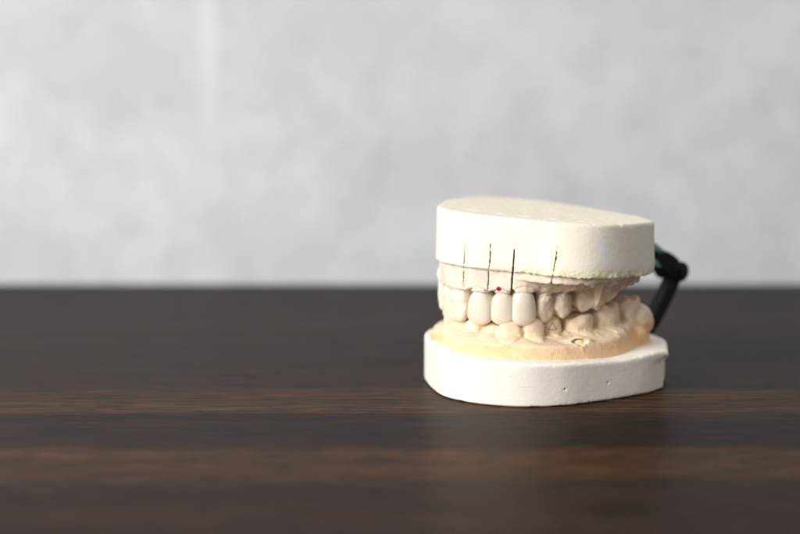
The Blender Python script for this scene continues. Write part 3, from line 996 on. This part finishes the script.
# short dark pores along the grain
mp4 = nd(nt, 'ShaderNodeMapping'); mp4.inputs['Scale'].default_value = (130, 900, 40); L(tc.outputs['Object'], mp4.inputs[0])
g4 = nd(nt, 'ShaderNodeTexNoise', Scale=1.0, Detail=2.0); L(mp4.outputs[0], g4.inputs['Vector'])
r4 = nd(nt, 'ShaderNodeMapRange'); r4.inputs[1].default_value = .56; r4.inputs[2].default_value = .68; r4.inputs[4].default_value = .8; L(g4.outputs['Fac'], r4.inputs[0])
L(mixc(nt, vm.outputs[0], (.004, .003, .003), r4.outputs[0]), b.inputs['Base Color'])
rr = nd(nt, 'ShaderNodeMapRange'); rr.inputs[3].default_value = .27; rr.inputs[4].default_value = .44; L(g1.outputs['Fac'], rr.inputs[0])
L(rr.outputs[0], b.inputs['Roughness'])
b.inputs['Specular IOR Level'].default_value = .016
bp = nd(nt, 'ShaderNodeBump', Strength=.5, Distance=.0002); L(g1.outputs['Fac'], bp.inputs['Height']); L(bp.outputs[0], b.inputs['Normal'])

table = box('table', (-.9, .06, -.03), (.9, .735, 0), M_WOOD, .0012)
table['label'] = 'dark brown wooden table with lighter strips running across it'; table['category'] = 'table'

M_WALL, nt, b = new_mat('grey_concrete')
L = nt.links.new
tc = nd(nt, 'ShaderNodeTexCoord')
n1 = nd(nt, 'ShaderNodeTexNoise', Scale=17.0, Detail=7.0, Roughness=.62); L(tc.outputs['Object'], n1.inputs['Vector'])
n2 = nd(nt, 'ShaderNodeTexNoise', Scale=6.0, Detail=3.0, Roughness=.5); L(tc.outputs['Object'], n2.inputs['Vector'])
f1 = nd(nt, 'ShaderNodeMapRange'); f1.inputs[1].default_value = .42; f1.inputs[2].default_value = .62; L(n1.outputs['Fac'], f1.inputs[0])
f2 = nd(nt, 'ShaderNodeMapRange'); f2.inputs[1].default_value = .3; f2.inputs[2].default_value = .7; L(n2.outputs['Fac'], f2.inputs[0])
c1 = mixc(nt, (.545, .557, .575), (.645, .656, .68), f1.outputs[0])
c2 = mixc(nt, c1, (.57, .58, .625), mixc(nt, (0, 0, 0), (.6, .6, .6), f2.outputs[0]))
# sparse darker spots and one pale vertical streak
n3 = nd(nt, 'ShaderNodeTexNoise', Scale=55.0, Detail=3.0); L(tc.outputs['Object'], n3.inputs['Vector'])
f3 = nd(nt, 'ShaderNodeMapRange'); f3.inputs[1].default_value = .60; f3.inputs[2].default_value = .74; f3.inputs[4].default_value = .3; L(n3.outputs['Fac'], f3.inputs[0])
n5 = nd(nt, 'ShaderNodeTexNoise', Scale=75.0, Detail=3.0, Roughness=.6); L(tc.outputs['Object'], n5.inputs['Vector'])
f5 = nd(nt, 'ShaderNodeMapRange'); f5.inputs[1].default_value = .40; f5.inputs[2].default_value = .68; f5.inputs[4].default_value = .5; L(n5.outputs['Fac'], f5.inputs[0])
c2 = mixc(nt, c2, (.495, .508, .53), f5.outputs[0])
c3 = mixc(nt, c2, (.45, .45, .45), f3.outputs[0])
sx = nd(nt, 'ShaderNodeSeparateXYZ'); L(tc.outputs['Object'], sx.inputs[0])
dx = nd(nt, 'ShaderNodeMath', operation='SUBTRACT'); L(sx.outputs[0], dx.inputs[0]); dx.inputs[1].default_value = -.0745
ab = nd(nt, 'ShaderNodeMath', operation='ABSOLUTE'); L(dx.outputs[0], ab.inputs[0])
st = nd(nt, 'ShaderNodeMapRange'); st.inputs[1].default_value = .001; st.inputs[2].default_value = .006; st.inputs[3].default_value = .6; st.inputs[4].default_value = 0
L(ab.outputs[0], st.inputs[0])
sz = nd(nt, 'ShaderNodeMapRange'); sz.inputs[1].default_value = .03; sz.inputs[2].default_value = .09; L(sx.outputs[2], sz.inputs[0])
sm = nd(nt, 'ShaderNodeMath', operation='MULTIPLY'); L(st.outputs[0], sm.inputs[0]); L(sz.outputs[0], sm.inputs[1])
c4 = mixc(nt, c3, (.69, .705, .765), sm.outputs[0])
L(c4, b.inputs['Base Color'])
b.inputs['Roughness'].default_value = .8
b.inputs['Specular IOR Level'].default_value = .2
bp = nd(nt, 'ShaderNodeBump', Strength=.3, Distance=.001); L(n1.outputs['Fac'], bp.inputs['Height']); L(bp.outputs[0], b.inputs['Normal'])
wall = box('wall', (-1.1, .738, -.3), (1.1, .86, .9), M_WALL, .003)
wall['kind'] = 'structure'; wall['label'] = 'pale grey mottled concrete wall behind the table'; wall['category'] = 'wall'

# ----------------------------------------------------------------------------- light
W = bpy.data.worlds.new('World'); S.world = W; W.use_nodes = True
W.node_tree.nodes['Background'].inputs[0].default_value = (1, .985, .965, 1)
W.node_tree.nodes['Background'].inputs[1].default_value = .45


def area(name, loc, tgt, sx, sy, power, col):
    l = bpy.data.lights.new(name, 'AREA'); l.shape = 'RECTANGLE'; l.size = sx; l.size_y = sy; l.energy = power; l.color = col
    o = bpy.data.objects.new(name, l); C.objects.link(o); o.location = loc
    o.rotation_euler = (Vector(tgt) - Vector(loc)).to_track_quat('-Z', 'Y').to_euler()
    return o


area('window_light', (-.64, -.04, .38), (.03, .55, .03), .5, .5, 12.5, (1, .975, .94))
area('ceiling_light', (.1, .35, 1.1), (.05, .55, 0), .6, .6, 2.2, (1, .98, .95))

# ----------------------------------------------------------------------------- camera
cam = bpy.data.cameras.new('camera'); co = bpy.data.objects.new('camera', cam); C.objects.link(co)
co.location = (0, 0, .1028); co.rotation_euler = (PI / 2 - math.atan(247 / 1889), 0, 0)
cam.sensor_width = 36; cam.lens = 85; cam.clip_start = .01; cam.clip_end = 20
cam.dof.use_dof = True; cam.dof.focus_distance = .507; cam.dof.aperture_fstop = 7.0
S.camera = co
S.render.engine = 'CYCLES'
S.cycles.use_denoising = True
S.view_settings.view_transform = 'Standard'; S.view_settings.look = 'None'
S.view_settings.exposure = 0; S.view_settings.gamma = 1
